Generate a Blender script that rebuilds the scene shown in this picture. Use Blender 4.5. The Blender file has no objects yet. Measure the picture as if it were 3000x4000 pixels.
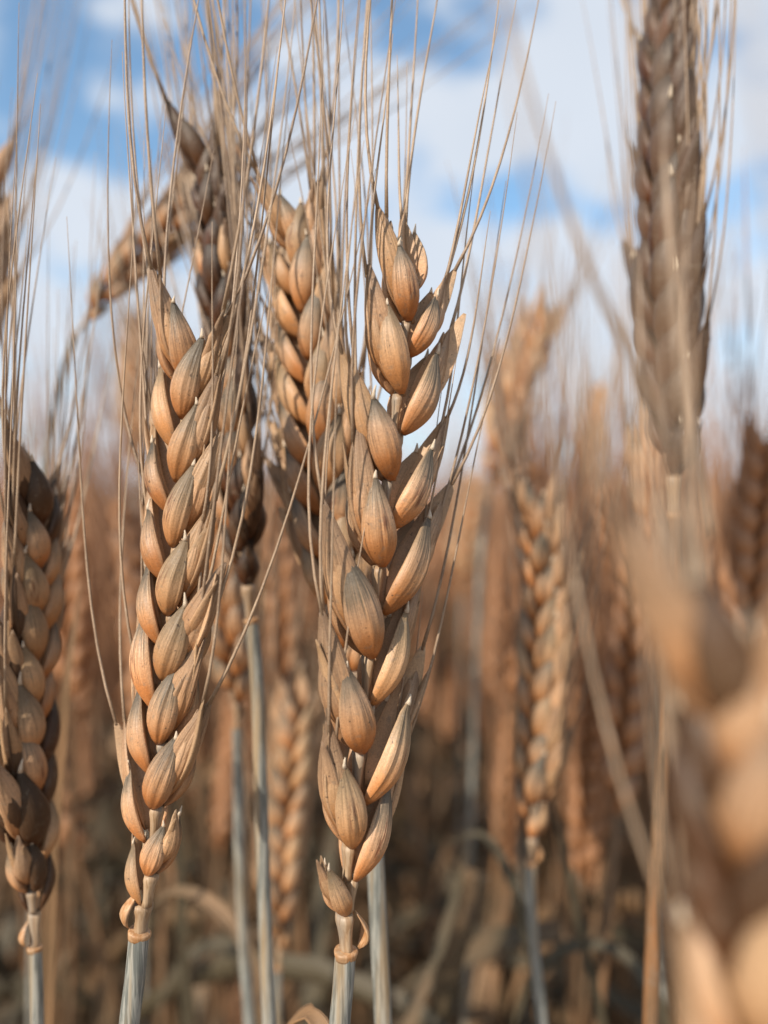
import bpy, math, random
import numpy as np
from mathutils import Vector, Matrix

# ------------------------------------------------------------------ camera
scn = bpy.context.scene
COL = scn.collection
H = 0.82                      # camera height, just among the ears
FPX = 26.0 / 36.0 * 4000.0    # focal length in pixels of the 3000 x 4000 photograph
PITCH = math.atan(-70.0 / FPX)
cam_d = bpy.data.cameras.new('camera')
cam_d.sensor_fit = 'VERTICAL'
cam_d.sensor_height = 36.0
cam_d.sensor_width = 27.0
cam_d.lens = 26.0
cam_d.clip_start = 0.005
cam_d.clip_end = 3000.0
cam_d.dof.use_dof = True
cam_d.dof.focus_distance = 0.080
cam_d.dof.aperture_fstop = 9.5
cam = bpy.data.objects.new('camera', cam_d)
COL.objects.link(cam)
cam.location = (0, 0, H)
cam.rotation_euler = (math.pi / 2 + PITCH, 0, 0)
scn.camera = cam

# ------------------------------------------------------------------ light
SUN_TO = Vector((-0.55, -0.68, 0.60)).normalized()     # towards the sun
SUN_EL = math.asin(SUN_TO.z)
SUN_AZ = math.atan2(SUN_TO.x, SUN_TO.y)                 # from +Y, clockwise
sun_d = bpy.data.lights.new('sun', 'SUN')
sun_d.energy = 5.0
sun_d.angle = math.radians(0.5)
sun_d.color = (1.0, 0.885, 0.74)
sun = bpy.data.objects.new('sun', sun_d)
COL.objects.link(sun)
sun.rotation_euler = (-SUN_TO).to_track_quat('-Z', 'Y').to_euler()

scn.view_settings.view_transform = 'Standard'
scn.view_settings.look = 'None'
scn.view_settings.exposure = 0.2
scn.view_settings.gamma = 1.0
scn.cycles.use_denoising = True
scn.cycles.max_bounces = 6
scn.cycles.diffuse_bounces = 3
scn.cycles.glossy_bounces = 2
scn.cycles.transparent_max_bounces = 4


def lin(r, g, b):
    f = lambda c: (c / 255 / 12.92) if c / 255 <= 0.04045 else ((c / 255 + 0.055) / 1.055) ** 2.4
    return (f(r), f(g), f(b))


class NT:
    """small helper for wiring node trees"""
    def __init__(self, tree):
        self.t = tree
        tree.nodes.clear()

    def n(self, typ, **kw):
        nd = self.t.nodes.new(typ)
        for k, v in kw.items():
            setattr(nd, k, v)
        return nd

    def link(self, a, b):
        self.t.links.new(a, b)

    def put(self, sock, v):
        if isinstance(v, bpy.types.NodeSocket):
            self.link(v, sock)
        else:
            sock.default_value = v

    def math(self, op, a, b=0.0, c=0.0, clamp=False):
        nd = self.n('ShaderNodeMath', operation=op, use_clamp=clamp)
        for i, v in enumerate((a, b, c)):
            self.put(nd.inputs[i], v)
        return nd.outputs[0]

    def vmath(self, op, a, b=(0, 0, 0)):
        nd = self.n('ShaderNodeVectorMath', operation=op)
        self.put(nd.inputs[0], a)
        self.put(nd.inputs[1], b)
        return nd.outputs['Value'] if op in ('LENGTH', 'DISTANCE', 'DOT_PRODUCT') else nd.outputs[0]

    def smooth(self, x, lo, hi, a=0.0, b=1.0):
        nd = self.n('ShaderNodeMapRange', interpolation_type='SMOOTHSTEP')
        for i, v in enumerate((x, lo, hi, a, b)):
            self.put(nd.inputs[i], v)
        return nd.outputs[0]

    def mix(self, f, a, b, blend='MIX'):
        nd = self.n('ShaderNodeMix', data_type='RGBA', blend_type=blend)
        self.put(nd.inputs[0], f)
        for i, v in ((6, a), (7, b)):
            if isinstance(v, tuple) and len(v) == 3:
                v = (*v, 1.0)
            self.put(nd.inputs[i], v)
        return nd.outputs[2]

    def noise(self, vec, scale, detail=2.0, rough=0.5, dist=0.0):
        nd = self.n('ShaderNodeTexNoise')
        self.put(nd.inputs['Vector'], vec)
        nd.inputs['Scale'].default_value = scale
        nd.inputs['Detail'].default_value = detail
        nd.inputs['Roughness'].default_value = rough
        nd.inputs['Distortion'].default_value = dist
        return nd.outputs['Fac']

    def ramp(self, f, stops):
        nd = self.n('ShaderNodeValToRGB')
        el = nd.color_ramp.elements
        while len(el) < len(stops):
            el.new(0.5)
        for e, (p, c) in zip(el, stops):
            e.position = p
            e.color = (*c, 1.0)
        self.put(nd.inputs[0], f)
        return nd.outputs[0]


def cam_dir(px, py):
    """direction in the world of a pixel of the photograph"""
    v = Vector(((px - 1500) / FPX, (2000 - py) / FPX, -1.0))
    return (cam.rotation_euler.to_matrix() @ v).normalized()


# ------------------------------------------------------------------ sky
world = bpy.data.worlds.new('World')
scn.world = world
world.use_nodes = True
w = NT(world.node_tree)
sky = w.n('ShaderNodeTexSky', sky_type='NISHITA', sun_disc=False)
sky.sun_elevation = SUN_EL
sky.sun_rotation = SUN_AZ
sky.air_density = 1.0
sky.dust_density = 0.6
sky.ozone_density = 1.2
tc = w.n('ShaderNodeTexCoord').outputs['Generated']
warp = w.n('ShaderNodeTexNoise')
warp.inputs['Scale'].default_value = 3.0
warp.inputs['Detail'].default_value = 3.0
w.link(tc, warp.inputs['Vector'])
wv = w.vmath('MULTIPLY', w.vmath('SUBTRACT', warp.outputs['Color'], (0.5, 0.5, 0.5)), (0.22, 0.22, 0.14))
dirw = w.vmath('ADD', tc, wv)
cn = w.noise(w.vmath('MULTIPLY', tc, (1.0, 1.0, 1.6)), 10.5, 5.0, 0.54)
acc = w.math('MULTIPLY_ADD', cn, 2.4, -0.36)
# clear patches and cloud banks seen in this part of the sky: pixel centre, radii, weight
PATCH = [(560, 250, 430, 230, -0.62), (1330, 90, 430, 130, -0.60), (60, 150, 130, 160, -0.35), (440, 560, 330, 110, -0.42),
         (130, 470, 200, 130, -0.25), (2200, 780, 420, 130, -0.30), (1250, 780, 300, 140, -0.14), (1780, 300, 200, 90, -0.22),
         (2700, 830, 300, 110, -0.28), (2050, 90, 200, 90, -0.26), (1080, 330, 150, 120, -0.14), (1900, 760, 250, 120, -0.22),
         (2250, 450, 300, 200, 0.35), (1550, 520, 420, 160, 0.30), (560, 420, 230, 70, 0.42), (250, 700, 280, 120, 0.28),
         (1150, 140, 260, 110, 0.38), (520, 60, 140, 100, 0.40), (170, 40, 150, 80, 0.22), (1900, 1100, 500, 260, 0.18),
         (700, 1250, 700, 350, -0.02), (2300, 1150, 300, 250, 0.10)]
for px, py, rx, ry, wt in PATCH:
    c = cam_dir(px, py)
    d = w.vmath('SUBTRACT', dirw, tuple(c))
    k = FPX * c.y
    d = w.vmath('MULTIPLY', d, (k / rx / 1.5, 0.55 * k / ry / 1.5, k / ry / 1.5))
    bl = w.smooth(w.vmath('LENGTH', d), 1.0, 0.0)
    acc = w.math('MULTIPLY_ADD', bl, wt * 1.25, acc)
cf = w.smooth(acc, 0.24, 0.90)
cf = w.math('MULTIPLY', cf, 0.93)
sep = w.n('ShaderNodeSeparateXYZ')
w.link(tc, sep.inputs[0])
low = w.smooth(sep.outputs['Z'], 0.34, 0.0)
cloud = w.mix(w.noise(tc, 7.0, 3.0), (4.9, 5.4, 6.1), (6.0, 6.3, 6.8))
clear = w.mix(1.0, sky.outputs[0], (1.10, 1.42, 1.48), 'MULTIPLY')
skyc = w.mix(w.math('MULTIPLY_ADD', low, 0.72, 0.10), clear, (4.6, 5.6, 6.7))
col = w.mix(cf, skyc, cloud)
bg = w.n('ShaderNodeBackground')
w.link(col, bg.inputs[0])
bg.inputs[1].default_value = 0.12
wo = w.n('ShaderNodeOutputWorld')
w.link(bg.outputs[0], wo.inputs[0])

# ------------------------------------------------------------------ materials


def new_mat(name):
    m = bpy.data.materials.new(name)
    m.use_nodes = True
    t = NT(m.node_tree)
    out = t.n('ShaderNodeOutputMaterial')
    bs = t.n('ShaderNodeBsdfPrincipled')
    t.link(bs.outputs[0], out.inputs[0])
    return m, t, bs


def common(t):
    uv = t.n('ShaderNodeUVMap').outputs[0]
    s = t.n('ShaderNodeSeparateXYZ')
    t.link(uv, s.inputs[0])
    oc = t.n('ShaderNodeTexCoord').outputs['Object']
    rnd = t.n('ShaderNodeObjectInfo').outputs['Random']
    return s.outputs['X'], s.outputs['Y'], oc, rnd


def bump(t, bs, h, strength, dist):
    b = t.n('ShaderNodeBump')
    b.inputs['Strength'].default_value = strength
    b.inputs['Distance'].default_value = dist
    t.link(h, b.inputs['Height'])
    t.link(b.outputs[0], bs.inputs['Normal'])


def husk_material(name, stops, stripe_dark, nveins, streak, edge_col=(0.55, 0.37, 0.225), straw=(0.50, 0.315, 0.145)):
    """papery husk: colour along its length, long veins, mottling, odd red-brown streaks"""
    m, t, bs = new_mat(name)
    u, v, oc, rnd = common(t)
    mott = t.noise(oc, 420.0, 3.0, 0.6)
    vv = t.math('ADD', v, t.math('MULTIPLY_ADD', mott, 0.30, -0.15))
    vv = t.math('ADD', vv, t.math('MULTIPLY_ADD', rnd, 0.22, -0.13))
    col = t.ramp(vv, stops)
    # veins run along the husk
    wob = t.math('MULTIPLY_ADD', t.noise(oc, 240.0, 1.0), 0.03, -0.015)
    ph = t.math('MULTIPLY', t.math('ADD', u, wob), 2 * math.pi * nveins)
    s = t.math('MULTIPLY_ADD', t.math('SINE', ph), 0.5, 0.5)
    vc = t.n('ShaderNodeCombineXYZ')
    t.link(t.math('MULTIPLY', u, nveins * 3.2), vc.inputs[0])
    t.link(t.math('MULTIPLY', v, 2.2), vc.inputs[1])
    t.link(t.math('MULTIPLY', rnd, 90.0), vc.inputs[2])
    irr = t.smooth(t.noise(vc.outputs[0], 1.0, 1.0, 0.5), 0.42, 0.62)
    s = t.math('ADD', t.math('MULTIPLY', s, 0.30), t.math('MULTIPLY', irr, 0.70))
    s2 = t.math('POWER', s, 1.8)
    up = t.smooth(v, 0.22, 0.72, 0.06, 1.0)
    patchy = t.smooth(t.noise(oc, 260.0, 2.0), 0.32, 0.62)
    f = t.math('MULTIPLY', t.math('MULTIPLY', s2, up), t.math('MULTIPLY_ADD', patchy, 0.62, 0.36))
    col = t.mix(f, col, stripe_dark)
    col = t.mix(t.smooth(t.math('FRACT', t.math('MULTIPLY', rnd, 5.17)), 0.5, 1.0, 0.0, 0.26), col, straw)
    hilite = t.math('MULTIPLY', t.math('SUBTRACT', 1.0, s), t.math('MULTIPLY', t.smooth(v, 0.15, 0.45), t.smooth(v, 0.95, 0.6)))
    col = t.mix(t.math('MULTIPLY', hilite, 0.30), col, edge_col)  # pale highlights between the dark veins, mixed into the colour
    # pale papery edges
    edge = t.smooth(t.math('ABSOLUTE', t.math('SUBTRACT', u, 0.25)), 0.17, 0.27)
    col = t.mix(t.math('MULTIPLY', edge, 0.45), col, edge_col)
    # red-brown streaks on some husks
    cu = t.math('MULTIPLY_ADD', rnd, 0.16, 0.17)
    inu = t.smooth(t.math('ABSOLUTE', t.math('SUBTRACT', u, cu)), 0.085, 0.02)
    inv = t.math('MULTIPLY', t.smooth(v, 0.22, 0.36), t.smooth(v, 0.78, 0.5))
    rr = t.math('FRACT', t.math('MULTIPLY', rnd, 7.31))
    pick = t.smooth(rr, 1.0 - streak, 1.04 - streak)
    sv = t.n('ShaderNodeCombineXYZ')
    t.link(t.math('MULTIPLY', u, 60.0), sv.inputs[0])
    t.link(t.math('MULTIPLY', v, 4.0), sv.inputs[1])
    t.link(t.math('MULTIPLY', rnd, 50.0), sv.inputs[2])
    sn = t.smooth(t.noise(sv.outputs[0], 1.0, 1.0), 0.46, 0.62)
    f2 = t.math('MULTIPLY', t.math('MULTIPLY', inu, inv), t.math('MULTIPLY', pick, sn))
    col = t.mix(t.math('MULTIPLY', f2, 0.9), col, (0.13, 0.045, 0.022))
    # speckle and value differences from husk to husk
    sp = t.noise(oc, 5200.0, 2.0, 0.7)
    grey = t.smooth(t.noise(oc, 1100.0, 3.0, 0.65), 0.55, 0.72, 0.0, 0.45)
    col = t.mix(grey, col, (0.20, 0.165, 0.125))
    col = t.mix(t.smooth(t.noise(oc, 2300.0, 1.0), 0.70, 0.78, 0.0, 0.75), col, (0.06, 0.04, 0.028))
    val = t.math('MULTIPLY_ADD', sp, 0.85, 0.57)
    val = t.math('MULTIPLY', val, t.math('MULTIPLY_ADD', t.math('FRACT', t.math('MULTIPLY', rnd, 3.7)), 0.4, 0.8))
    cc = t.n('ShaderNodeCombineXYZ')
    for i in range(3):
        t.link(val, cc.inputs[i])
    col = t.mix(1.0, col, cc.outputs[0], 'MULTIPLY')
    col = t.mix(t.smooth(v, 1.3, 1.6), col, (0.62, 0.52, 0.40))
    t.link(col, bs.inputs['Base Color'])
    bs.inputs['Roughness'].default_value = 0.43
    bs.inputs['Specular IOR Level'].default_value = 0.35
    hh = t.math('ADD', t.math('MULTIPLY', t.math('MULTIPLY', s, up), 0.5), t.math('MULTIPLY', sp, 0.8))
    bump(t, bs, hh, 0.45, 0.00012)
    return m


GLUME = husk_material('glume_husk', [(0.0, (0.385, 0.145, 0.045)), (0.18, (0.454, 0.180, 0.059)), (0.36, (0.480, 0.242, 0.113)),
                                     (0.54, (0.411, 0.249, 0.148)), (0.68, (0.201, 0.142, 0.093)), (0.82, (0.087, 0.073, 0.054))],
                      (0.085, 0.07, 0.05), 27, 0.34)
LEMMA = husk_material('lemma_husk', [(0.0, (0.321, 0.126, 0.041)), (0.25, (0.377, 0.176, 0.072)), (0.50, (0.386, 0.224, 0.125)),
                                     (0.75, (0.281, 0.178, 0.110)), (1.0, (0.209, 0.137, 0.088))],
                      (0.20, 0.125, 0.072), 19, 0.12)


def awn_material(name, a, b):
    m, t, bs = new_mat(name)
    u, v, oc, rnd = common(t)
    f = t.math('ADD', t.math('MULTIPLY', t.noise(oc, 300.0, 2.0), 0.7), t.math('MULTIPLY', rnd, 0.3))
    col = t.mix(t.smooth(f, 0.2, 0.8), a, b)
    barb = t.noise(oc, 3800.0, 1.0)
    col = t.mix(t.smooth(barb, 0.55, 0.75, 0.0, 0.35), col, (0.55, 0.46, 0.35))
    t.link(col, bs.inputs['Base Color'])
    bs.inputs['Roughness'].default_value = 0.5
    bump(t, bs, barb, 0.5, 0.0001)
    return m


AWN = awn_material('awn_straw', (0.215, 0.145, 0.095), (0.41, 0.30, 0.205))
# darker, browner husk copies: shade on some ears, put into the husk colour
GLUME_SHADE = husk_material('glume_husk_shaded', [(0.0, (0.078, 0.024, 0.007)), (0.2, (0.085, 0.029, 0.009)), (0.40, (0.074, 0.033, 0.015)),
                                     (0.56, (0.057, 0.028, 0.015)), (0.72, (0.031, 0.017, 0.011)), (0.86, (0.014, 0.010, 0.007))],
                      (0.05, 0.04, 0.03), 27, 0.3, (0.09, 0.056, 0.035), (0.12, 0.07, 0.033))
LEMMA_SHADE = husk_material('lemma_husk_shaded', [(0.0, (0.069, 0.023, 0.007)), (0.3, (0.074, 0.031, 0.013)), (0.55, (0.069, 0.035, 0.018)),
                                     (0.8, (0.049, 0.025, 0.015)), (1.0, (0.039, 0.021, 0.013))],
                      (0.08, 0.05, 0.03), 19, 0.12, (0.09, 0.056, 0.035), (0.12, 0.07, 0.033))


def stem_material(name, a, b, c):
    """waxy straw with fine lengthwise ridges, bluish bloom and ochre streaks"""
    m, t, bs = new_mat(name)
    u, v, oc, rnd = common(t)
    st = t.n('ShaderNodeMapping')
    st.inputs['Scale'].default_value = (1.0, 1.0, 0.05)
    t.link(oc, st.inputs['Vector'])
    f = t.noise(st.outputs[0], 2600.0, 3.0, 0.65)
    g = t.noise(st.outputs[0], 700.0, 2.0, 0.5)
    blot = t.noise(oc, 260.0, 3.0, 0.6)
    col = t.mix(t.smooth(f, 0.40, 0.60), a, b)
    col = t.mix(t.smooth(g, 0.45, 0.72, 0.0, 0.75), col, c)
    col = t.mix(t.smooth(blot, 0.55, 0.75, 0.0, 0.35), col, (0.20, 0.185, 0.155))
    t.link(col, bs.inputs['Base Color'])
    bs.inputs['Roughness'].default_value = 0.48
    bump(t, bs, f, 0.8, 0.00012)
    return m


STEM = stem_material('waxy_stem', (0.13, 0.142, 0.133), (0.315, 0.32, 0.29), (0.33, 0.225, 0.115))
STEM_BACK = stem_material('straw_stem', (0.085, 0.06, 0.036), (0.205, 0.125, 0.07), (0.27, 0.125, 0.05))
RACHIS = stem_material('rachis_straw', (0.30, 0.19, 0.105), (0.42, 0.30, 0.19), (0.22, 0.205, 0.18))
COLLAR = stem_material('collar_scar', (0.38, 0.19, 0.08), (0.48, 0.29, 0.155), (0.30, 0.21, 0.13))


def leaf_material():
    m, t, bs = new_mat('dry_leaf')
    u, v, oc, rnd = common(t)
    s = t.math('MULTIPLY_ADD', t.math('SINE', t.math('MULTIPLY', u, 70.0)), 0.5, 0.5)
    col = t.mix(t.smooth(t.math('ADD', t.noise(oc, 45.0, 3.0), t.math('MULTIPLY_ADD', rnd, 0.7, -0.42)), 0.25, 0.85),
                (0.050, 0.044, 0.025), (0.29, 0.165, 0.08))
    col = t.mix(t.math('MULTIPLY', s, 0.35), col, (0.13, 0.085, 0.045))
    col = t.mix(t.smooth(t.noise(oc, 160.0, 2.0), 0.6, 0.75, 0.0, 0.7), col, (0.10, 0.065, 0.04))
    t.link(col, bs.inputs['Base Color'])
    bs.inputs['Roughness'].default_value = 0.6
    bump(t, bs, s, 0.4, 0.0003)
    return m


LEAF = leaf_material()


def back_ear_material(name, awn):
    """husks of the ears in the depth of the field; colour changes from ear to ear"""
    m, t, bs = new_mat(name)
    u, v, oc, rnd = common(t)
    big = t.math('ADD', t.noise(oc, 23.0, 1.0), t.math('MULTIPLY_ADD', rnd, 0.5, -0.25))
    if awn:
        col = t.mix(t.smooth(big, 0.3, 0.7), (0.25, 0.13, 0.07), (0.40, 0.22, 0.12))
    else:
        col = t.ramp(t.math('ADD', v, t.math('MULTIPLY_ADD', t.noise(oc, 420.0, 2.0), 0.5, -0.25)),
                     [(0.0, (0.40, 0.165, 0.06)), (0.4, (0.41, 0.20, 0.092)), (0.75, (0.27, 0.15, 0.085)), (1.0, (0.12, 0.085, 0.06))])
        col = t.mix(t.smooth(big, 0.35, 0.75, 0.0, 0.55), col, (0.36, 0.165, 0.07))
    t.link(col, bs.inputs['Base Color'])
    bs.inputs['Roughness'].default_value = 0.6
    return m


EAR_BACK = back_ear_material('field_ear_husk', False)
AWN_BACK = back_ear_material('field_awn', True)


def soil_material():
    m, t, bs = new_mat('dry_soil')
    oc = t.n('ShaderNodeTexCoord').outputs['Object']
    n1 = t.noise(oc, 9.0, 6.0, 0.65)
    n2 = t.noise(oc, 0.08, 3.0, 0.5)
    near = t.mix(t.smooth(n1, 0.3, 0.7), (0.035, 0.028, 0.021), (0.09, 0.066, 0.045))
    col = t.mix(t.smooth(n2, 0.35, 0.65, 0.25, 0.6), near, (0.33, 0.205, 0.105))
    t.link(col, bs.inputs['Base Color'])
    bs.inputs['Roughness'].default_value = 0.95
    bump(t, bs, n1, 1.0, 0.03)
    return m


SOIL = soil_material()

# ------------------------------------------------------------------ geometry helpers


def nrm(a):
    a = np.asarray(a, float)
    l = np.linalg.norm(a)
    return a / l if l > 1e-12 else a


CAMP = np.array(cam.location)
CAMR = np.array(cam.rotation_euler.to_matrix())


def P(px, py, d):
    """the place in the world at distance d before the camera, behind a pixel of the photograph"""
    return CAMP + CAMR @ (np.array([(px - 1500) / FPX, (2000 - py) / FPX, -1.0]) * d)


def catmull(pts, n, power=1.0):
    """smooth path through points (centripetal, so uneven spacing makes no loops), n samples"""
    p = np.asarray(pts, float)
    k = np.r_[0, np.cumsum(np.maximum(np.linalg.norm(np.diff(p, axis=0), axis=1), 1e-9) ** .5)]
    sl = np.diff(p, axis=0) / np.diff(k)[:, None]
    m = np.empty_like(p)
    m[0], m[-1] = sl[0], sl[-1]
    h = np.diff(k)
    if len(p) > 2:
        m[1:-1] = (sl[:-1] * h[1:, None] + sl[1:] * h[:-1, None]) / (h[1:] + h[:-1])[:, None]
    out = []
    for a in range(len(p) - 1):
        f = np.linspace(0, 1, 40, endpoint=(a == len(p) - 2))[:, None]
        out.append((2 * f ** 3 - 3 * f ** 2 + 1) * p[a] + (f ** 3 - 2 * f ** 2 + f) * h[a] * m[a] + (3 * f ** 2 - 2 * f ** 3) * p[a + 1] + (f ** 3 - f ** 2) * h[a] * m[a + 1])
    out = np.vstack(out)
    ln = np.r_[0, np.cumsum(np.linalg.norm(np.diff(out, axis=0), axis=1))]
    s = np.linspace(0, 1, n) ** power * ln[-1]
    return np.stack([np.interp(s, ln, out[:, q]) for q in range(3)], 1)


class G:
    """collected geometry: vertices, faces and a (u, v) for every vertex"""
    def __init__(self):
        self.v, self.f, self.uv, self.n = [], [], [], 0

    def add(self, v, f, uv):
        self.v.append(np.asarray(v, float))
        self.uv.append(np.asarray(uv, float))
        k = self.n
        self.f += [tuple(i + k for i in q) for q in f]
        self.n += len(v)
        return self

    def mesh(self, name, mat, origin=(0, 0, 0)):
        me = bpy.data.meshes.new(name)
        v = np.vstack(self.v) - np.asarray(origin)
        uv = np.vstack(self.uv)
        me.from_pydata(v.tolist(), [], self.f)
        lay = me.uv_layers.new(name='UVMap')
        idx = np.empty(len(me.loops), dtype=np.int32)
        me.loops.foreach_get('vertex_index', idx)
        lay.data.foreach_set('uv', uv[idx].astype(np.float32).ravel())
        me.polygons.foreach_set('use_smooth', np.ones(len(me.polygons), dtype=bool))
        me.materials.append(mat)
        return me


def grid_faces(rows, cols, closed=True):
    f = []
    for i in range(rows - 1):
        for j in range(cols if closed else cols - 1):
            a = i * cols + j
            b = i * cols + (j + 1) % cols
            f.append((a, b, b + cols, a + cols))
    return f


def tube(g, pts, rad, sides=6, caps=True, ridge=0.0, rnum=9, flat=1.0, side_dir=None):
    pts = np.asarray(pts, float)
    n = len(pts)
    rad = np.broadcast_to(np.asarray(rad, float), (n,))
    tan = np.gradient(pts, axis=0)
    t0 = nrm(tan[0])
    ref = np.array([1.0, 0, 0]) if abs(t0[0]) < 0.9 else np.array([0, 1.0, 0])
    if side_dir is not None:
        ref = np.asarray(side_dir, float)
    x = nrm(ref - t0 * np.dot(ref, t0))
    a = np.linspace(0, 2 * math.pi, sides, endpoint=False)
    vs, uv = [], []
    for i in range(n):
        t = nrm(tan[i])
        x = nrm(x - t * np.dot(x, t))
        y = np.cross(t, x)
        r = rad[i] * (1 + ridge * np.cos(a * rnum))
        vs.append(pts[i] + np.outer(r * np.cos(a), x) + np.outer(r * flat * np.sin(a), y))
        uv.append(np.stack([a / (2 * math.pi), np.full(sides, i / (n - 1))], 1))
    f = grid_faces(n, sides)
    if caps:
        f.append(tuple(range(sides - 1, -1, -1)))
        f.append(tuple(range((n - 1) * sides, n * sides)))
    g.add(np.vstack(vs), f, np.vstack(uv))


PV = np.array([0, .06, .16, .28, .40, .54, .68, .80, .90, .96, 1.0])
PW_GLUME = np.array([.22, .46, .73, .94, 1.0, .96, .80, .57, .35, .21, .08])
PW_LEMMA = np.array([.20, .42, .69, .91, 1.0, .96, .80, .58, .37, .23, .11])


def husk(g, base, d, nor, L, W, T, prof, nu, nv, r, bend=0.10, keel=0.16, inner=0.35, twist=0.0):
    """a boat-shaped husk from base along d, bulging towards nor; returns its tip and the direction there"""
    d = nrm(d)
    z0 = nrm(nor - d * np.dot(nor, d))
    x0 = np.cross(d, z0)
    vs_ = np.linspace(0, 1, nv) ** 0.9
    wv_ = np.interp(vs_, PV, prof) * W
    a = np.linspace(0, 2 * math.pi, nu, endpoint=False)
    ka = math.pi / 2 + r.uniform(-0.35, 0.35)
    kk = keel * np.exp(-((a - ka) / 0.22) ** 2)
    for _ in range(3):
        kk = kk + r.choice((-.10, .07, .11)) * np.exp(-((a - r.uniform(.35, 2.8)) / r.uniform(.12, .22)) ** 2)
    if nu >= 40:
        kk = kk + .032 * np.cos(a * 15 + r.uniform(0, 6.28)) * (np.sin(a) > -.2)
    sway = r.uniform(-0.05, 0.05)
    vs, uv = [], []
    lump = r.uniform(0, 6.28)
    for i, v in enumerate(vs_):
        tw = twist * v
        x = x0 * math.cos(tw) + z0 * math.sin(tw)
        z = z0 * math.cos(tw) - x0 * math.sin(tw)
        c = base + d * (L * v) + z0 * (T * 0.5 * math.sin(math.pi * min(1, v * 1.1)) - bend * L * v ** 2.2) + x0 * (sway * L * v * v)
        wd = wv_[i]
        tt = T * wd / W
        sn = np.sin(a)
        cs = np.cos(a)
        zz = np.where(sn > 0, np.abs(sn) ** 0.85 * tt, sn * tt * inner) + kk * tt * min(1, .35 + v * 1.3)
        xx = cs * wd * (1 + 0.06 * math.sin(5 * v + lump)) + .05 * W * math.sin(3.3 * v + lump * 2)
        vs.append(c + np.outer(xx, x) + np.outer(zz, z))
        uv.append(np.stack([a / (2 * math.pi), np.full(nu, v)], 1))
    f = grid_faces(nv, nu)
    f.append(tuple(range(nu - 1, -1, -1)))
    f.append(tuple(range((nv - 1) * nu, nv * nu)))
    g.add(np.vstack(vs), f, np.vstack(uv))
    tip = vs[-1].mean(0)
    td = nrm(vs[-1].mean(0) - vs[-3].mean(0))
    return tip, td


def awn_path(p0, d0, d1, L, n, r, wig=0.02):
    pts = [np.array(p0)]
    ph, ph2 = r.uniform(0, 6.28), r.uniform(0, 6.28)
    for i in range(n):
        s = (i + 0.5) / n
        k = 1 - (1 - s) ** 3.6
        d = nrm(d0 * (1 - k) + d1 * k + np.array([math.sin(3 * s + ph), math.cos(2.5 * s + ph2), 0]) * wig)
        pts.append(pts[-1] + d * L / n)
    return np.array(pts)


def ribbon(g, path, width, up, curl=0.5, thick=0.00025, cols=7, twist=0.0):
    """a dry leaf blade: a creased strip with real thickness along a path"""
    path = np.asarray(path, float)
    n = len(path)
    tan = np.gradient(path, axis=0)
    top, bot, uv = [], [], []
    for i in range(n):
        t = nrm(tan[i])
        s = i / (n - 1)
        z = nrm(up - t * np.dot(up, t))
        x = np.cross(t, z)
        tw = twist * s
        x, z = x * math.cos(tw) + z * math.sin(tw), z * math.cos(tw) - x * math.sin(tw)
        wd = width[i] if hasattr(width, '__len__') else width * (0.35 + 0.65 * math.sin(math.pi * min(1, s * 1.4 + 0.18)) if s < 0.5 else max(0.04, 1 - ((s - 0.5) / 0.5) ** 1.8))
        q = np.linspace(-1, 1, cols)
        prof = curl * wd * (q * q - 0.4)
        c = path[i] + np.outer(q * wd, x) + np.outer(prof, z)
        top.append(c + z * thick / 2)
        bot.append((c - z * thick / 2)[::-1])
        uv.append(np.stack([np.r_[(q + 1) / 2, ((q + 1) / 2)[::-1]], np.full(2 * cols, s)], 1))
    vs = np.vstack([np.vstack([a, b]) for a, b in zip(top, bot)])
    m = 2 * cols
    f = grid_faces(n, m)
    f.append(tuple(range(m - 1, -1, -1)))
    f.append(tuple(range((n - 1) * m, n * m)))
    g.add(vs, f, np.vstack(uv))


def link(name, data, parent=None):
    o = bpy.data.objects.new(name, data)
    COL.objects.link(o)
    if parent is not None:
        o.parent = parent
    return o


def tag(o, label=None, cat=None, group=None, kind=None):
    for k, v in (('label', label), ('category', cat), ('group', group), ('kind', kind)):
        if v:
            o[k] = v
    return o


# ------------------------------------------------------------------ ground
gm = bpy.data.meshes.new('ground')
gm.from_pydata([(-900, -900, 0), (900, -900, 0), (900, 900, 0), (-900, 900, 0)], [], [(0, 1, 2, 3)])
gm.materials.append(SOIL)
tag(link('ground', gm), kind='structure')

# ------------------------------------------------------------------ wheat plants near the camera


def size_at(t):
    return np.interp(t, [0, .05, .12, .22, .5, .75, .9, 1.0], [.66, .84, .98, 1.02, 1.0, .90, .77, .66])


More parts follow.
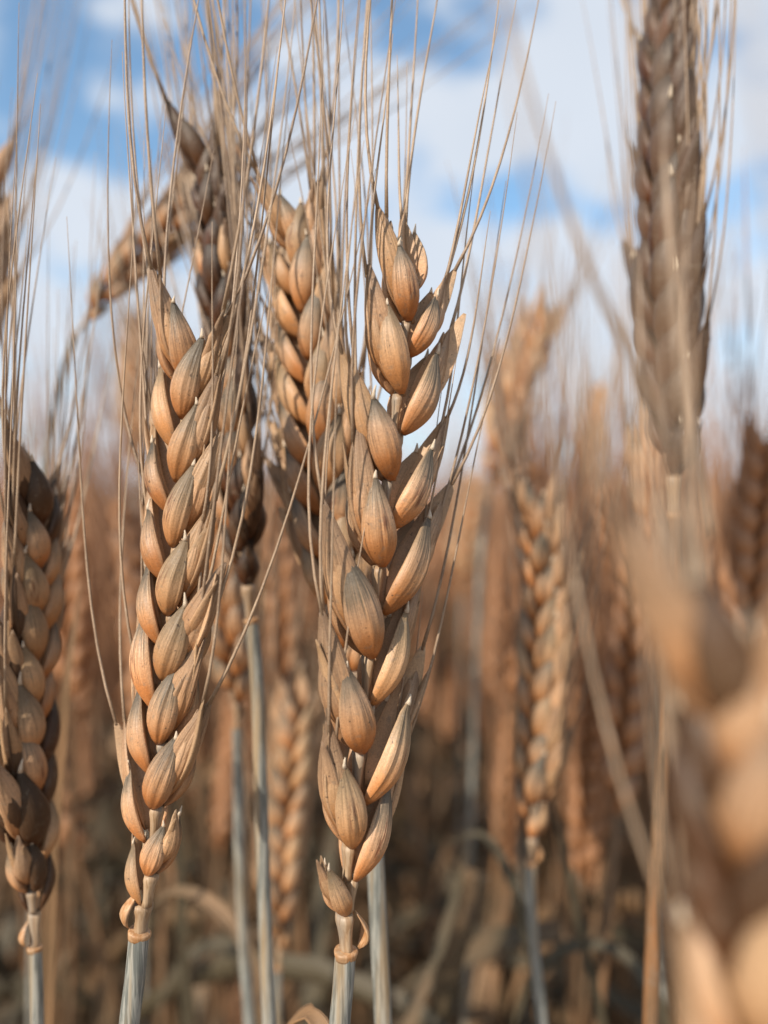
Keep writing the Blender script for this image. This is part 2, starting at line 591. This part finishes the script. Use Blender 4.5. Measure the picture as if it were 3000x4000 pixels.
def spikelet_geo(b, u, o, sc, r, res, aw, parent_mesh):
    """yields (kind, geometry) for one spikelet with base b, ear axis u and outward side o"""
    nu, nv = res
    f = np.cross(u, o)
    al = math.radians(r.uniform(14, 25))
    m = nrm(u * math.cos(al) + o * math.sin(al))
    mm = 0.001 * sc
    out = []
    awns = []
    # central floret, the spikelet's own mesh
    g = G()
    tip, td = husk(g, b + m * 2.2 * mm + o * 0.7 * mm, m + o * r.uniform(.02, .12), o, r.uniform(10.5, 12) * mm, 1.5 * mm, 1.2 * mm, PW_LEMMA, nu, nv, r, bend=.08)
    out.append(('spikelet', g, LEMMA))
    if r.random() < .6:
        awns.append((tip, td, r.uniform(.5, .95)))
    for k in (1, -1):
        g = G()
        tip, td = husk(g, b + m * 1.3 * mm + f * k * 0.15 * mm + o * .60 * mm, m + f * k * r.uniform(-.01, .04) + o * r.uniform(.03, .12),
                       f * k * .75 + o * r.uniform(.45, .8), r.uniform(13.0, 15.6) * mm, 1.8 * mm, .85 * mm, PW_LEMMA, nu, nv, r, bend=.055, keel=.22)
        out.append(('lemma', g, LEMMA))
        awns.append((tip, td, r.uniform(.75, 1.1)))
        g = G()
        tip, td = husk(g, b + f * k * .85 * mm + o * .1 * mm, m + f * k * r.uniform(.03, .09), f * k * .85 + o * r.uniform(.25, .55),
                       r.uniform(10.2, 11.8) * mm, 2.0 * mm, 1.4 * mm, PW_GLUME, nu, nv, r, bend=.015, keel=.12)
        # short pale beak at the glume's shoulder
        bp = awn_path(tip - td * .3 * mm, td + f * k * .2, nrm(u + f * k * r.uniform(-.2, .4)), r.uniform(.9, 1.8) * mm, 3, r)
        tube(g, bp, np.linspace(.34, .07, len(bp)) * mm, 6)
        g.uv[-1][:, 1] = 2.0
        out.append(('glume', g, GLUME))
    if nu >= 14:
        # thin papery inner scales peeping out between the husks
        for k in (1, -1):
            if r.random() < .35:
                continue
            g = G()
            husk(g, b + m * r.uniform(2.5, 4) * mm + f * k * r.uniform(.2, .9) * mm + o * r.uniform(.9, 1.5) * mm, m + f * k * r.uniform(-.03, .06) + o * r.uniform(.02, .13),
                 f * k * .5 + o * 1.0, r.uniform(8.5, 12.0) * mm, r.uniform(.75, 1.15) * mm, .4 * mm, PW_LEMMA, 12, 12, r, bend=r.uniform(-.05, .05), inner=.8, twist=r.uniform(-.5, .5))
            out.append(('palea', g, LEMMA))
    for tip, td, ln in awns:
        if r.random() < aw['skip']:
            continue
        if r.random() < .08:
            ln *= r.uniform(.15, .5)
        L = aw['len'] * ln
        d1 = nrm(u * 1.0 + td * aw['splay'] + o * r.uniform(-.05, .10) + np.array([r.gauss(0, .05), r.gauss(0, .05), 0]) + aw['lean'])
        pts = awn_path(tip - td * .5 * mm, td, d1, L, aw['n'], r, .035)
        g = G()
        s = np.linspace(0, 1, len(pts))
        rad = aw['r'] * (1.0 - .82 * s ** 1.2)
        rad[0] *= 1.25
        tube(g, pts, rad, aw['sides'])
        out.append(('awn', g, AWN))
    return out


def build_plant(name, label, axis_px, depth, phi, n_spk, stem_px, seed, res=(14, 15), awn_len=.055, awn_r=.000175, splay=.3,
                lean=(0, 0, 0), ts=None, skip=.16, stem_r=.0011, depth_top=None, width=1.0, awn_n=13, sides=6, stem_mat=None,
                bract=1, sterile=2, group=None, first=1, shade_mix=0.0, pale=False):
    r = random.Random(seed)
    npx = len(axis_px)
    dt = depth if depth_top is None else depth_top
    ax_pts = np.array([P(x, y, depth + (dt - depth) * i / (npx - 1)) for i, (x, y) in enumerate(axis_px)])
    ax = catmull(ax_pts, 160)
    tang = np.gradient(ax, axis=0)
    # stem runs from the collar to the ground
    sp = [ax[0]] + [P(*q) if len(q) == 3 else P(q[0], q[1], depth) for q in stem_px]
    last, prev = np.array(sp[-1]), np.array(sp[-2])
    dr = nrm(last - prev)
    if dr[2] > -.5:
        dr = nrm(dr + np.array([0, 0, -1.5]))
    for k, z in enumerate((.66, .33, -.01)):
        zz = max(last[2], 0.0) * z if z > 0 else z
        drift = dr[:2] / abs(dr[2]) * (last[2] - zz) * (.5 if k else .6)
        sp.append(np.array([last[0] + drift[0], last[1] + drift[1] + .01 * k, zz]))
    sp = np.array(sp)
    root = sp[-1].copy()
    root[2] = 0
    plant = bpy.data.objects.new(name, None)
    COL.objects.link(plant)
    plant.location = root
    plant.empty_display_size = .01
    tag(plant, label, 'wheat', group)

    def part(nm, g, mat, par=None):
        if r.random() < shade_mix:  # this share of the husks takes the shade-darkened colours
            mat = {GLUME: GLUME_SHADE, LEMMA: LEMMA_SHADE}.get(mat, mat)
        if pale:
            mat = {GLUME: LEMMA, GLUME_SHADE: LEMMA_SHADE}.get(mat, mat)
        me = g.mesh(nm, mat, root)
        return link(nm, me, par or plant)

    up0 = nrm(tang[0])
    spath = catmull(sp, 90, 2.2)
    g = G()
    rr = np.full(len(spath), stem_r) * (1 + .10 * np.linspace(0, 1, len(spath)))
    tube(g, spath, rr, 28, ridge=.025, rnum=11)
    part('stem', g, stem_mat or STEM)
    # collar: a swollen ring with a ragged lip where the ear begins
    c0 = ax[0]
    g = G()
    sr = stem_r / .0011
    tilt = r.uniform(-.25, .25)
    prof = [(-.75, 1.01), (-.5, 1.06), (-.25, 1.14), (-.02, 1.19), (.12, 1.14), (.2, 1.02)]
    side = nrm(np.cross(up0, CAMP - c0))
    tube(g, [c0 + up0 * z * .001 * sr + side * tilt * .0004 * z for z, _ in prof], [k * stem_r for _, k in prof], 20, ridge=.05, rnum=3)
    part('collar', g, COLLAR)
    # rachis: flattened, stepping from side to side at every node
    if ts is None:
        ear_len = float(np.linalg.norm(np.diff(ax, axis=0), axis=1).sum())
        t1 = 1 - .0085 / ear_len
        ts = [(.012 * first + .06) + (t1 - .06) * i / (n_spk - 1) for i in range(n_spk)]
    pts, rad = [], []
    frames = []
    for i, t in enumerate(ts):
        j = min(int(t * 159), 159)
        p, u = ax[j], nrm(tang[j])
        c = nrm(CAMP - p)
        rt = nrm(np.cross(u, c))
        tw = np.cross(rt, u)
        ph = math.radians(phi + 10 * (t - .5))
        R = rt * math.cos(ph) + tw * math.sin(ph)
        s = first * (1 if i % 2 == 0 else -1)
        frames.append((p, u, R * s, t))
    prev_p, prev_o = ax[0] - up0 * .0002, frames[0][2]
    g = G()
    for i, (p, u, o, t) in enumerate(frames):
        k = size_at(t) * width
        end = p + o * .0004 * k
        st = prev_p - prev_o * .0001
        seg = np.array([st + (end - st) * q + (prev_o * .0) for q in np.linspace(0, 1, 7)])
        taper = 1.0 if i == 0 else .8 - .25 * t
        rads = stem_r * taper * np.array([.80, .74, .76, .84, .95, 1.12, 1.02])
        tube(g, seg, rads, 12, ridge=.03, rnum=5, flat=.75, side_dir=np.cross(u, o))
        prev_p, prev_o = end - o * .0005, o
        # tuft of short hairs at the node
        for q in range(7):
            hd = nrm(u * r.uniform(.4, 1.2) + o * r.uniform(-.2, .5) + np.cross(u, o) * r.uniform(-1, 1))
            hp = end + np.cross(u, o) * r.uniform(-.0009, .0009)
            tube(g, np.array([hp, hp + hd * .0006, hp + nrm(hd + u * .6) * r.uniform(.0009, .0015)]), np.array([.00005, .00004, .00002]), 3)
    part('rachis', g, RACHIS)
    aw = dict(len=awn_len, r=awn_r, splay=splay, lean=np.array(lean, float), n=awn_n, sides=sides, skip=skip)
    for i, (p, u, o, t) in enumerate(frames):
        sc = size_at(t) * width * r.uniform(.90, 1.09)
        if i == len(frames) - 1:
            o = np.cross(u, o)
        b = p + o * .00025 * sc
        if i < sterile:
            # lowest spikelets stay small: two narrow husks only
            a2 = dict(aw)
            a2['skip'] = 1.0
            items = [q for q in spikelet_geo(b, u, o, sc * (.72 + .1 * i), r, res, a2, None) if q[0] in ('spikelet', 'glume', 'palea')]
        else:
            items = spikelet_geo(b, u, o, sc, r, res, aw, None)
        par = part('spikelet', items[0][1], items[0][2])
        for kind, gg, mat in items[1:]:
            part(kind, gg, mat, par)
    if bract:
        # curled scale left below the ear, on one side
        g = G()
        bo = side * bract
        b0 = c0 + up0 * .0004 + bo * stem_r * 1.15
        husk(g, b0, nrm(up0 + bo * .22), nrm(bo + np.cross(up0, bo) * .3), .0040 * sr, .0011 * sr, .0007 * sr, PW_GLUME, 12, 10, r, bend=.35, inner=-.5)
        part('bract', g, COLLAR)
    return plant, root


def add_awn(plant, root, pts, rad, nm='awn'):
    g = G()
    pts = catmull(pts, 24)
    s = np.linspace(0, 1, len(pts))
    tube(g, pts, rad * (1 - .8 * s ** 1.3), 6)
    return link(nm, g.mesh(nm, AWN, root), plant)


def add_leaf(plant, root, pts, width, up, curl=.5, twist=0.0, n=26):
    g = G()
    ribbon(g, catmull(pts, n), width, np.array(up, float), curl, twist=twist)
    return link('leaf', g.mesh('leaf', LEAF, root), plant)


# nodes of the ear in the middle, read up its length
A_AX = [(1350, 3715), (1362, 3420), (1400, 3080), (1430, 2750), (1468, 2400), (1505, 2050), (1545, 1700), (1580, 1400), (1612, 1120), (1618, 1060)]
A_Y = [3545, 3425, 3288, 3112, 2929, 2739, 2555, 2386, 2212, 2048, 1864, 1694, 1530, 1395, 1246, 1117]
def ts_from_y(ax, ys):
    c = catmull(np.array([(x, y, 0) for x, y in ax], float), 400)
    return [float(np.argmin(np.abs(c[:, 1] - y))) / 399 for y in ys]


A, A_root = build_plant('wheat_plant', 'sharpest and largest golden wheat ear in the middle, two clear husk rows',
    A_AX, .080, -32, 16, [(1340, 3850), (1326, 4000), (1305, 4400)], 11, res=(58, 20), ts=ts_from_y(A_AX, A_Y), first=-1, stem_r=.00112,
    sterile=1, bract=1, awn_len=.052, splay=.16, width=1.0)
B, B_root = build_plant('wheat_plant', 'sharp golden wheat ear left of the middle one, awns crossing it',
    [(545, 3640), (580, 3460), (603, 3200), (628, 2900), (652, 2600), (675, 2300), (700, 1950), (725, 1600), (745, 1350), (762, 1170)], .081, 52, 17,
    [(530, 3800), (505, 4000), (450, 4500)], 23, res=(58, 20), stem_r=.00108, bract=-1, awn_len=.056, splay=.15, first=-1, width=.9)
C, C_root = build_plant('wheat_plant', 'slightly soft tan wheat ear leaning left just behind the middle ear',
    [(1395, 2760), (1362, 2500), (1315, 2200), (1272, 1900), (1238, 1600), (1200, 1300), (1162, 1000), (1128, 740)], .094, 38, 20,
    [(1410, 2860), (1442, 3080), (1465, 3350), (1482, 3700), (1497, 4000), (1510, 4400)], 37, res=(22, 16), stem_r=.00108, bract=0, awn_len=.056, splay=.25, width=.92)
D, D_root = build_plant('wheat_plant', 'tall brown wheat ear behind the left sharp ear, shaded on its right, orange collar',
    [(980, 2420), (948, 2150), (932, 1900), (905, 1600), (878, 1300), (848, 1000), (820, 750), (800, 480)], .101, 62, 24,
    [(992, 2520), (1006, 2700), (1016, 3000), (1031, 3500), (1052, 4000), (1065, 4300)], 41, res=(14, 14), stem_r=.0009, bract=0, awn_len=.056, splay=.15, shade_mix=.8, width=.8)
I_, I_root = build_plant('wheat_plant', 'shadowed brown wheat ear cut by the left edge, grey stem and orange collar below',
    [(136, 3700), (128, 3480), (112, 3200), (104, 2900), (110, 2600), (124, 2300), (140, 2000), (152, 1720)], .094, -62, 19,
    [(140, 3780), (146, 4000), (150, 4400)], 53, res=(14, 14), stem_r=.00080, bract=-1, awn_len=.054, splay=.3, lean=(.04, 0, 0), shade_mix=.35, width=.95)
K, K_root = build_plant('wheat_plant', 'tall dark brown wheat ear at the upper right, its top cut off',
    [(2634, 2010), (2627, 1650), (2612, 1300), (2602, 1000), (2600, 700), (2604, 400), (2612, 100), (2622, -180)], .108, 54, 24,
    [(2638, 2080), (2640, 2350), (2612, 2800), (2572, 3300), (2548, 3800), (2540, 4100)], 67, res=(14, 14), stem_r=.0011, bract=0, awn_len=.062, splay=.32, shade_mix=1.0, width=1.08, stem_mat=STEM_BACK)
E, E_root = build_plant('wheat_plant', 'blurred wheat ear half hidden behind the left sharp ear, on a thin grey stem',
    [(926, 2830), (914, 2650), (885, 2400), (850, 2150), (822, 1900), (803, 1620)], .128, 15, 19,
    [(930, 2950), (936, 3350), (952, 3700), (973, 4000)], 71, res=(10, 11), stem_r=.0009, bract=1, awn_len=.055, awn_n=9, sides=5)
F, F_root = build_plant('wheat_plant', 'low blurred brown wheat ear between the two grey stems and the middle ear',
    [(1085, 3780), (1090, 3500), (1110, 3200), (1140, 2900), (1168, 2640)], .155, -20, 19, [(1083, 3900), (1085, 4300)], 83, res=(10, 11), stem_r=.0008,
    bract=0, awn_len=.055, awn_n=9, sides=5)
G_, G_root = build_plant('wheat_plant', 'blurred wheat ear bent over diagonally against the sky at upper left',
    [(295, 1310), (420, 1130), (600, 935), (760, 775), (900, 625), (1000, 505)], .135, -10, 18,
    [(255, 1420, .138), (205, 1650, .142), (165, 1950, .147), (150, 2400, .150)], 97, res=(10, 11), stem_r=.0006, bract=0, awn_len=.065, awn_n=9, sides=5,
    splay=.25, width=.66)
Hh, H_root = build_plant('wheat_plant', 'small distant blurred wheat ear upright against the sky beside the left sharp ear',
    [(528, 1880), (520, 1600), (528, 1400), (540, 1220)], .26, 10, 18, [(548, 2100), (552, 2500)], 101, res=(8, 8), stem_r=.0009, bract=0, awn_len=.05, awn_n=7, sides=4)
J, J_root = build_plant('wheat_plant', 'blurred wheat ear high on the far left edge, mostly out of the picture',
    [(-155, 1620), (-130, 1200), (-118, 900), (-105, 560)], .128, 20, 19, [(-60, 2000), (-80, 3000)], 107, res=(8, 9), stem_r=.0009, bract=0, awn_len=.058, awn_n=9, sides=5)
L_, L_root = build_plant('wheat_plant', 'very blurred orange wheat ear near the lens at lower right',
    [(3060, 5600), (3040, 4900), (3005, 4100), (2960, 3350), (2915, 2700), (2880, 2250)], .037, 50, 16, [(3190, 5800), (3210, 6600)], 113, res=(12, 13),
    stem_r=.0010, bract=0, awn_len=.040, awn_n=11, sides=6, splay=.1, skip=.1, width=.92, pale=True, shade_mix=.35)
M_, M_root = build_plant('wheat_plant', 'blurred wheat ear mostly hidden behind the tall upper right ear, orange collar showing',
    [(2545, 2180), (2538, 2060), (2545, 1900), (2570, 1720), (2600, 1520)], .19, 15, 18, [(2550, 2350), (2570, 3000), (2600, 4000)], 127, res=(8, 9), stem_r=.0009,
    bract=1, awn_len=.05, awn_n=8, sides=5)
N_, N_root = build_plant('wheat_plant', 'blurred golden wheat ear standing alone right of centre on a blue grey stem',
    [(2074, 3370), (2076, 3240), (2092, 3000), (2115, 2700), (2124, 2400), (2110, 2150), (2088, 1880)], .128, 48, 20,
    [(2074, 3480), (2082, 3650), (2100, 3830), (2118, 4000), (2140, 4300)], 131, res=(10, 11), stem_r=.0009, bract=1, awn_len=.055, awn_n=9, sides=5, splay=.3, width=.95)
O_, O_root = build_plant('wheat_plant', 'distant blurred wheat ear slanting up to the right against pale sky right of centre',
    [(1905, 1950), (1960, 1720), (2020, 1520), (2080, 1330), (2125, 1180)], .21, 10, 18, [(1880, 2150), (1860, 2600)], 137, res=(8, 8), stem_r=.0008, bract=0,
    awn_len=.05, awn_n=7, sides=4)
P_, P_root = build_plant('wheat_plant', 'distant blurred wheat ear crossing behind the slanting one right of centre',
    [(2010, 1960), (1990, 1750), (1970, 1550), (1955, 1350)], .28, -15, 17, [(2020, 2200), (2030, 2600)], 139, res=(8, 8), stem_r=.0009, bract=0, awn_len=.045, awn_n=7, sides=4)
Q_, Q_root = build_plant('wheat_plant', 'small dark distant wheat ear slanting before the sky left of the tall upper right ear',
    [(2270, 2010), (2290, 1830), (2318, 1650), (2350, 1480)], .33, 40, 17, [(2262, 2200), (2255, 2600)], 149, res=(8, 8), stem_r=.0009, bract=0, awn_len=.045, awn_n=7, sides=4)
R_, R_root = build_plant('wheat_plant', 'dark blurred wheat ear low behind the right side awns of the middle ear',
    [(1805, 2330), (1812, 2150), (1830, 2000), (1852, 1850)], .32, 10, 17, [(1800, 2500), (1800, 3000)], 151, res=(8, 8), stem_r=.0009, bract=0, awn_len=.045, awn_n=7, sides=4)

# stray awns seen on their own
add_awn(L_, L_root, [P(2640, 1750, .050), P(2480, 1420, .048), P(2300, 1050, .046), P(2130, 560, .045), P(1960, -60, .044)], .00034)
add_awn(L_, L_root, [P(2780, 2100, .050), P(2690, 1500, .050), P(2620, 1000, .051), P(2590, 600, .052)], .00026)
add_awn(L_, L_root, [P(2640, 2300, .052), P(2560, 1900, .053), P(2510, 1500, .054), P(2490, 1000, .055)], .00024)
add_awn(L_, L_root, [P(2700, 2200, .052), P(2690, 1700, .053), P(2670, 1200, .054), P(2700, 700, .055)], .00024)

# dry leaves on plants
add_leaf(A, A_root, [P(1275, 4330, .083), P(1270, 4060, .085), P(1215, 3965, .087), P(1130, 4010, .09), P(1080, 4120, .092)], .0013, (0, -.3, 1), .3)
add_leaf(I_, I_root, [P(170, 4300, .12), P(205, 3350, .12), P(232, 2950, .12), P(262, 2650, .12), P(300, 2380, .122), P(318, 2250, .124)], .0011, (.3, -1, .1), .3)
add_leaf(N_, N_root, [P(1690, 4300, .165), P(1745, 3820, .165), P(1800, 3600, .166), P(1858, 3400, .168)],
         np.linspace(.0022, .0036, 26), (0.2, -1, .25), .15)
add_leaf(E_root is not None and E, E_root, [P(1000, 4300, .16), P(1010, 3950, .17), P(930, 3720, .185), P(800, 3700, .19), P(690, 3800, .19), P(600, 3980, .19)], .0024, (0, -.4, 1), .4)
add_leaf(F, F_root, [P(420, 4300, .20), P(400, 3900, .205), P(360, 3720, .205), P(290, 3690, .20), P(230, 3800, .195)], .0035, (0, -.5, 1), .4)

# blades crossing low among the stems
add_leaf(N_, N_root, [P(2420, 4300, .145), P(2330, 3900, .146), P(2240, 3500, .147), P(2170, 3200, .148), P(2140, 3060, .149)], .0010, (.2, -1, .2), .3)
add_leaf(C, C_root, [P(1500, 4250, .15), P(1640, 3900, .155), P(1780, 3500, .16), P(1830, 3250, .162)], .0013, (-.3, -1, .3), .3)
add_leaf(M_, M_root, [P(2640, 4200, .15), P(2560, 3900, .152), P(2420, 3720, .156), P(2230, 3700, .16), P(2080, 3830, .162), P(1990, 4050, .163)], .0016, (0, -.5, 1), .4)
add_leaf(N_, N_root, [P(2120, 3900, .150), P(1990, 3420, .155), P(1880, 3260, .158), P(1740, 3300, .16)], .0012, (0, -.6, 1), .4)
add_leaf(D, D_root, [P(1060, 4200, .13), P(1000, 3800, .135), P(860, 3560, .14), P(700, 3480, .145), P(560, 3560, .15)], .0015, (0, -.5, 1), .4)
add_leaf(F, F_root, [P(760, 4250, .17), P(720, 3800, .172), P(700, 3400, .174), P(690, 3050, .176)], .0013, (.2, -1, .2), .3)

# ------------------------------------------------------------------ the field behind


def field_parts(seed, low):
    """geometry of one plant of the field, ear tip at the origin of its own height: (stem, ear, beard, leaf)"""
    r = random.Random(seed)
    bend = r.uniform(.0, .012)
    ba = r.uniform(0, 6.28)
    EL = r.uniform(.052, .066)
    HT = .80
    def axp(z):
        k = max(0, (z - (HT - .16)) / .16)
        return np.array([math.cos(ba) * bend * k * k, math.sin(ba) * bend * k * k, z])
    stem, ear, beard = G(), G(), G()
    zs = np.r_[np.linspace(0, HT - .16, 3 if low else 5), np.linspace(HT - .14, HT - EL, 3 if low else 5)]
    tube(stem, [axp(z) for z in zs], .0010, 4 if low else 8, caps=False)
    n = 14 if low else 19
    tube(ear, [axp(HT - EL * (1 - q)) for q in np.linspace(0, .97, 4)], .0007, 4, caps=False)
    for i in range(n):
        q = .03 + .93 * i / (n - 1)
        z = HT - EL * (1 - q)
        p, u = axp(z), nrm(axp(z + .004) - axp(z))
        s = 1 if i % 2 else -1
        o = nrm(np.cross(u, [0, 1, 0])) * s
        f = np.cross(u, o)
        sc = float(size_at(q)) * (1.1 if low else 1.0)
        mm = .001 * sc
        al = math.radians(r.uniform(14, 22))
        m = nrm(u * math.cos(al) + o * math.sin(al))
        if low:
            husk(ear, p + o * .8 * mm, m, o, 11 * mm, 3.2 * mm, 2.4 * mm, PW_GLUME, 5, 5, r, inner=.3)
        else:
            for k in (1, -1):
                husk(ear, p + o * .7 * mm + f * k * 1.1 * mm, m + f * k * .1, f * k * .8 + o * .5, r.uniform(9, 11) * mm, 2.2 * mm, 1.8 * mm, PW_GLUME, 7, 7, r)
            husk(ear, p + m * 2 * mm + o * .8 * mm, m + o * .06, o, 10.5 * mm, 2.1 * mm, 1.6 * mm, PW_LEMMA, 7, 7, r)
        if q < .08 or (low and i % 2):
            continue
        for k in ((1,) if low else (1, -1)):
            d0 = nrm(m + f * k * .15)
            d1 = nrm(u + d0 * .5 + np.array([r.gauss(0, .09), r.gauss(0, .09), 0]))
            L = r.uniform(.035, .058)
            pts = awn_path(p + d0 * 10.5 * mm, d0, d1, L, 3 if low else 6, r)
            tube(beard, pts, (.00034 if low else .00026) * (1 - .75 * np.linspace(0, 1, len(pts))), 3 if low else 4, caps=False)
    leaves = []
    for q in range(1 if low else 4):
        leaf = G()
        a = r.uniform(0, 6.28)
        z0 = r.uniform(.30, .62) if low else (.20, .34, .46, .55)[q] + r.uniform(-.05, .05)
        dx = np.array([math.cos(a), math.sin(a), 0])
        L = r.uniform(.09, .20)
        b0 = np.array([0, 0, z0])
        hook = r.uniform(-.9, .5)
        path = [b0, b0 + np.array([0, 0, .35 * L]) + dx * .15 * L, b0 + np.array([0, 0, .55 * L]) + dx * .45 * L, b0 + np.array([0, 0, (.45 + .3 * hook) * L]) + dx * .75 * L,
                b0 + np.array([0, 0, (.1 + .7 * hook) * L]) + dx * .95 * L]
        ribbon(leaf, catmull(path, 5 if low else 12), r.uniform(.0024, .0050), np.array([0, 0, 1.0]), r.uniform(.2, .7), cols=3 if low else 5, twist=r.uniform(-2.5, 2.5))
        leaves.append(leaf)
    return stem, ear, beard, *leaves


rng = random.Random(5)
PARTS = ('stem', 'ear', 'beard', 'leaf', 'leaf', 'leaf', 'leaf')
PROTO = []
for k in range(7):
    geo = field_parts(300 + k, False)
    PROTO.append([g.mesh(nm, mat) for g, nm, mat in zip(geo, PARTS, (STEM_BACK, EAR_BACK, AWN_BACK, LEAF, LEAF, LEAF, LEAF))])


def skyline(px):
    """how high (in picture rows) plants near the camera may reach at this column"""
    return float(np.interp(px, [0, 400, 700, 1300, 1700, 1850, 2000, 2400, 2600, 3000], [1950, 1930, 1900, 1950, 1960, 1960, 1900, 1920, 1870, 1800]))


def field_top(x, y, rr):
    px = 1500 + x / y * FPX
    sl = skyline(px)
    zt = H + .02 - abs(rr.gauss(0, .075))
    lim = H + (1930 - sl + rr.gauss(0, 25)) / FPX * y + rr.uniform(0, .006)
    return min(zt, lim)


protos = []
for k in range(7):
    root = bpy.data.objects.new('wheat_plant', None)
    tag(root, 'out of focus ripe wheat plant standing in the brown mass of the field', 'wheat', 'wheat plants in the blurred field behind')
    kids = [bpy.data.objects.new(nm, me) for nm, me in zip(PARTS, PROTO[k])]
    protos.append((root, kids))
N_IND = 236
spots = []
tries = 0
while len(spots) < N_IND and tries < 60000:
    tries += 1
    y = rng.uniform(.16 ** 1.5, .80 ** 1.5) ** (1 / 1.5)
    x = rng.uniform(-1, 1) * (y * .56 + .01)
    if y < .30 and 1150 < 1500 + x / y * FPX < 2000:
        continue
    md = .020 if y < .4 else .026
    if all((x - a) ** 2 + (y - b) ** 2 > md ** 2 for a, b in spots):
        spots.append((x, y))
# a denser stand close by on the right, and a few on the far left
while len(spots) < N_IND + 42:
    y = rng.uniform(.19, .44)
    px = rng.uniform(1980, 3150) if rng.random() < .8 else rng.uniform(-150, 480)
    x = (px - 1500) / FPX * y
    if all((x - a) ** 2 + (y - b) ** 2 > .011 ** 2 for a, b in spots):
        spots.append((x, y))
for i, (x, y) in enumerate(sorted(spots, key=lambda s: s[1])):
    root, kids = protos[i % 7]
    if i >= 7:
        root = root.copy()
        kids = [k.copy() for k in kids]
    COL.objects.link(root)
    zt = field_top(x, y, rng)
    root.location = (x, y, 0)
    root.rotation_euler = (rng.gauss(0, .085), rng.gauss(0, .085), rng.uniform(0, 6.28))
    zs = zt / .80
    # keep the foot of a leaning plant where its ear belongs
    root.scale = (1, 1, zs)
    e = root.rotation_euler.to_matrix() @ Vector((0, 0, zt))
    root.location.x -= e.x
    root.location.y -= e.y
    for k in kids:
        COL.objects.link(k)
        k.parent = root

# the rest of the field, further back than anyone could count
lows = [[(np.vstack(g.v), g.f, np.vstack(g.uv)) for g in field_parts(500 + k, True)] for k in range(6)]


def make_field():
    r = np.random.RandomState(9)
    rr = random.Random(10)
    pos = []
    def ring(y0, y1, dens, half):
        area = half * (y1 ** 2 - y0 ** 2)
        for _ in range(int(area * dens)):
            y = math.sqrt(r.uniform(y0 ** 2, y1 ** 2))
            pos.append((r.uniform(-1, 1) * y * half, y))
    ring(0.80, 2.6, 460, .78)
    ring(2.6, 5.0, 130, .78)
    ring(5.0, 12.0, 45, .75)
    V, F, U, M = [], [], [], []
    off = 0
    fl = [[np.array([q for q in f if len(q) == 4]) for v, f, uv in lo] for lo in lows]
    for x, y in pos:
        k = r.randint(6)
        zt = field_top(x, y, rr)
        fat = 1.0 if y < 2.6 else (1.35 if y < 5 else 1.9)
        a, tx, ty = r.uniform(0, 6.28), r.normal(0, .11), r.normal(0, .11)
        ca, sa = math.cos(a) * fat, math.sin(a) * fat
        for mi, (v, f, uv) in enumerate(lows[k]):
            if mi == 0 and y > 5:
                continue
            z = v[:, 2] / .80 * zt
            q = np.stack([v[:, 0] * ca - v[:, 1] * sa + x + (z - zt) * tx, v[:, 0] * sa + v[:, 1] * ca + y + (z - zt) * ty, z], 1)
            V.append(q)
            U.append(uv)
            F.append(fl[k][mi] + off)
            M.append(np.full(len(fl[k][mi]), mi))
            off += len(v)
    V, U, F, M = np.vstack(V), np.vstack(U), np.vstack(F), np.concatenate(M)
    me = bpy.data.meshes.new('wheat_field')
    me.vertices.add(len(V))
    me.vertices.foreach_set('co', V.astype(np.float32).ravel())
    me.loops.add(F.size)
    me.loops.foreach_set('vertex_index', F.astype(np.int32).ravel())
    me.polygons.add(len(F))
    me.polygons.foreach_set('loop_start', np.arange(0, F.size, 4, dtype=np.int32))
    me.polygons.foreach_set('material_index', M.astype(np.int32))
    me.polygons.foreach_set('use_smooth', np.ones(len(F), dtype=bool))
    lay = me.uv_layers.new(name='UVMap')
    lay.data.foreach_set('uv', U[F.ravel()].astype(np.float32).ravel())
    for m in (STEM_BACK, EAR_BACK, AWN_BACK, LEAF):
        me.materials.append(m)
    me.update(calc_edges=True)
    me.validate()
    o = link('wheat_field', me)
    tag(o, 'brown mass of distant ripe wheat along the horizon', 'wheat field', kind='stuff')
    print('field plants', len(pos), 'verts', len(V))


make_field()
print('objects', len(bpy.data.objects))
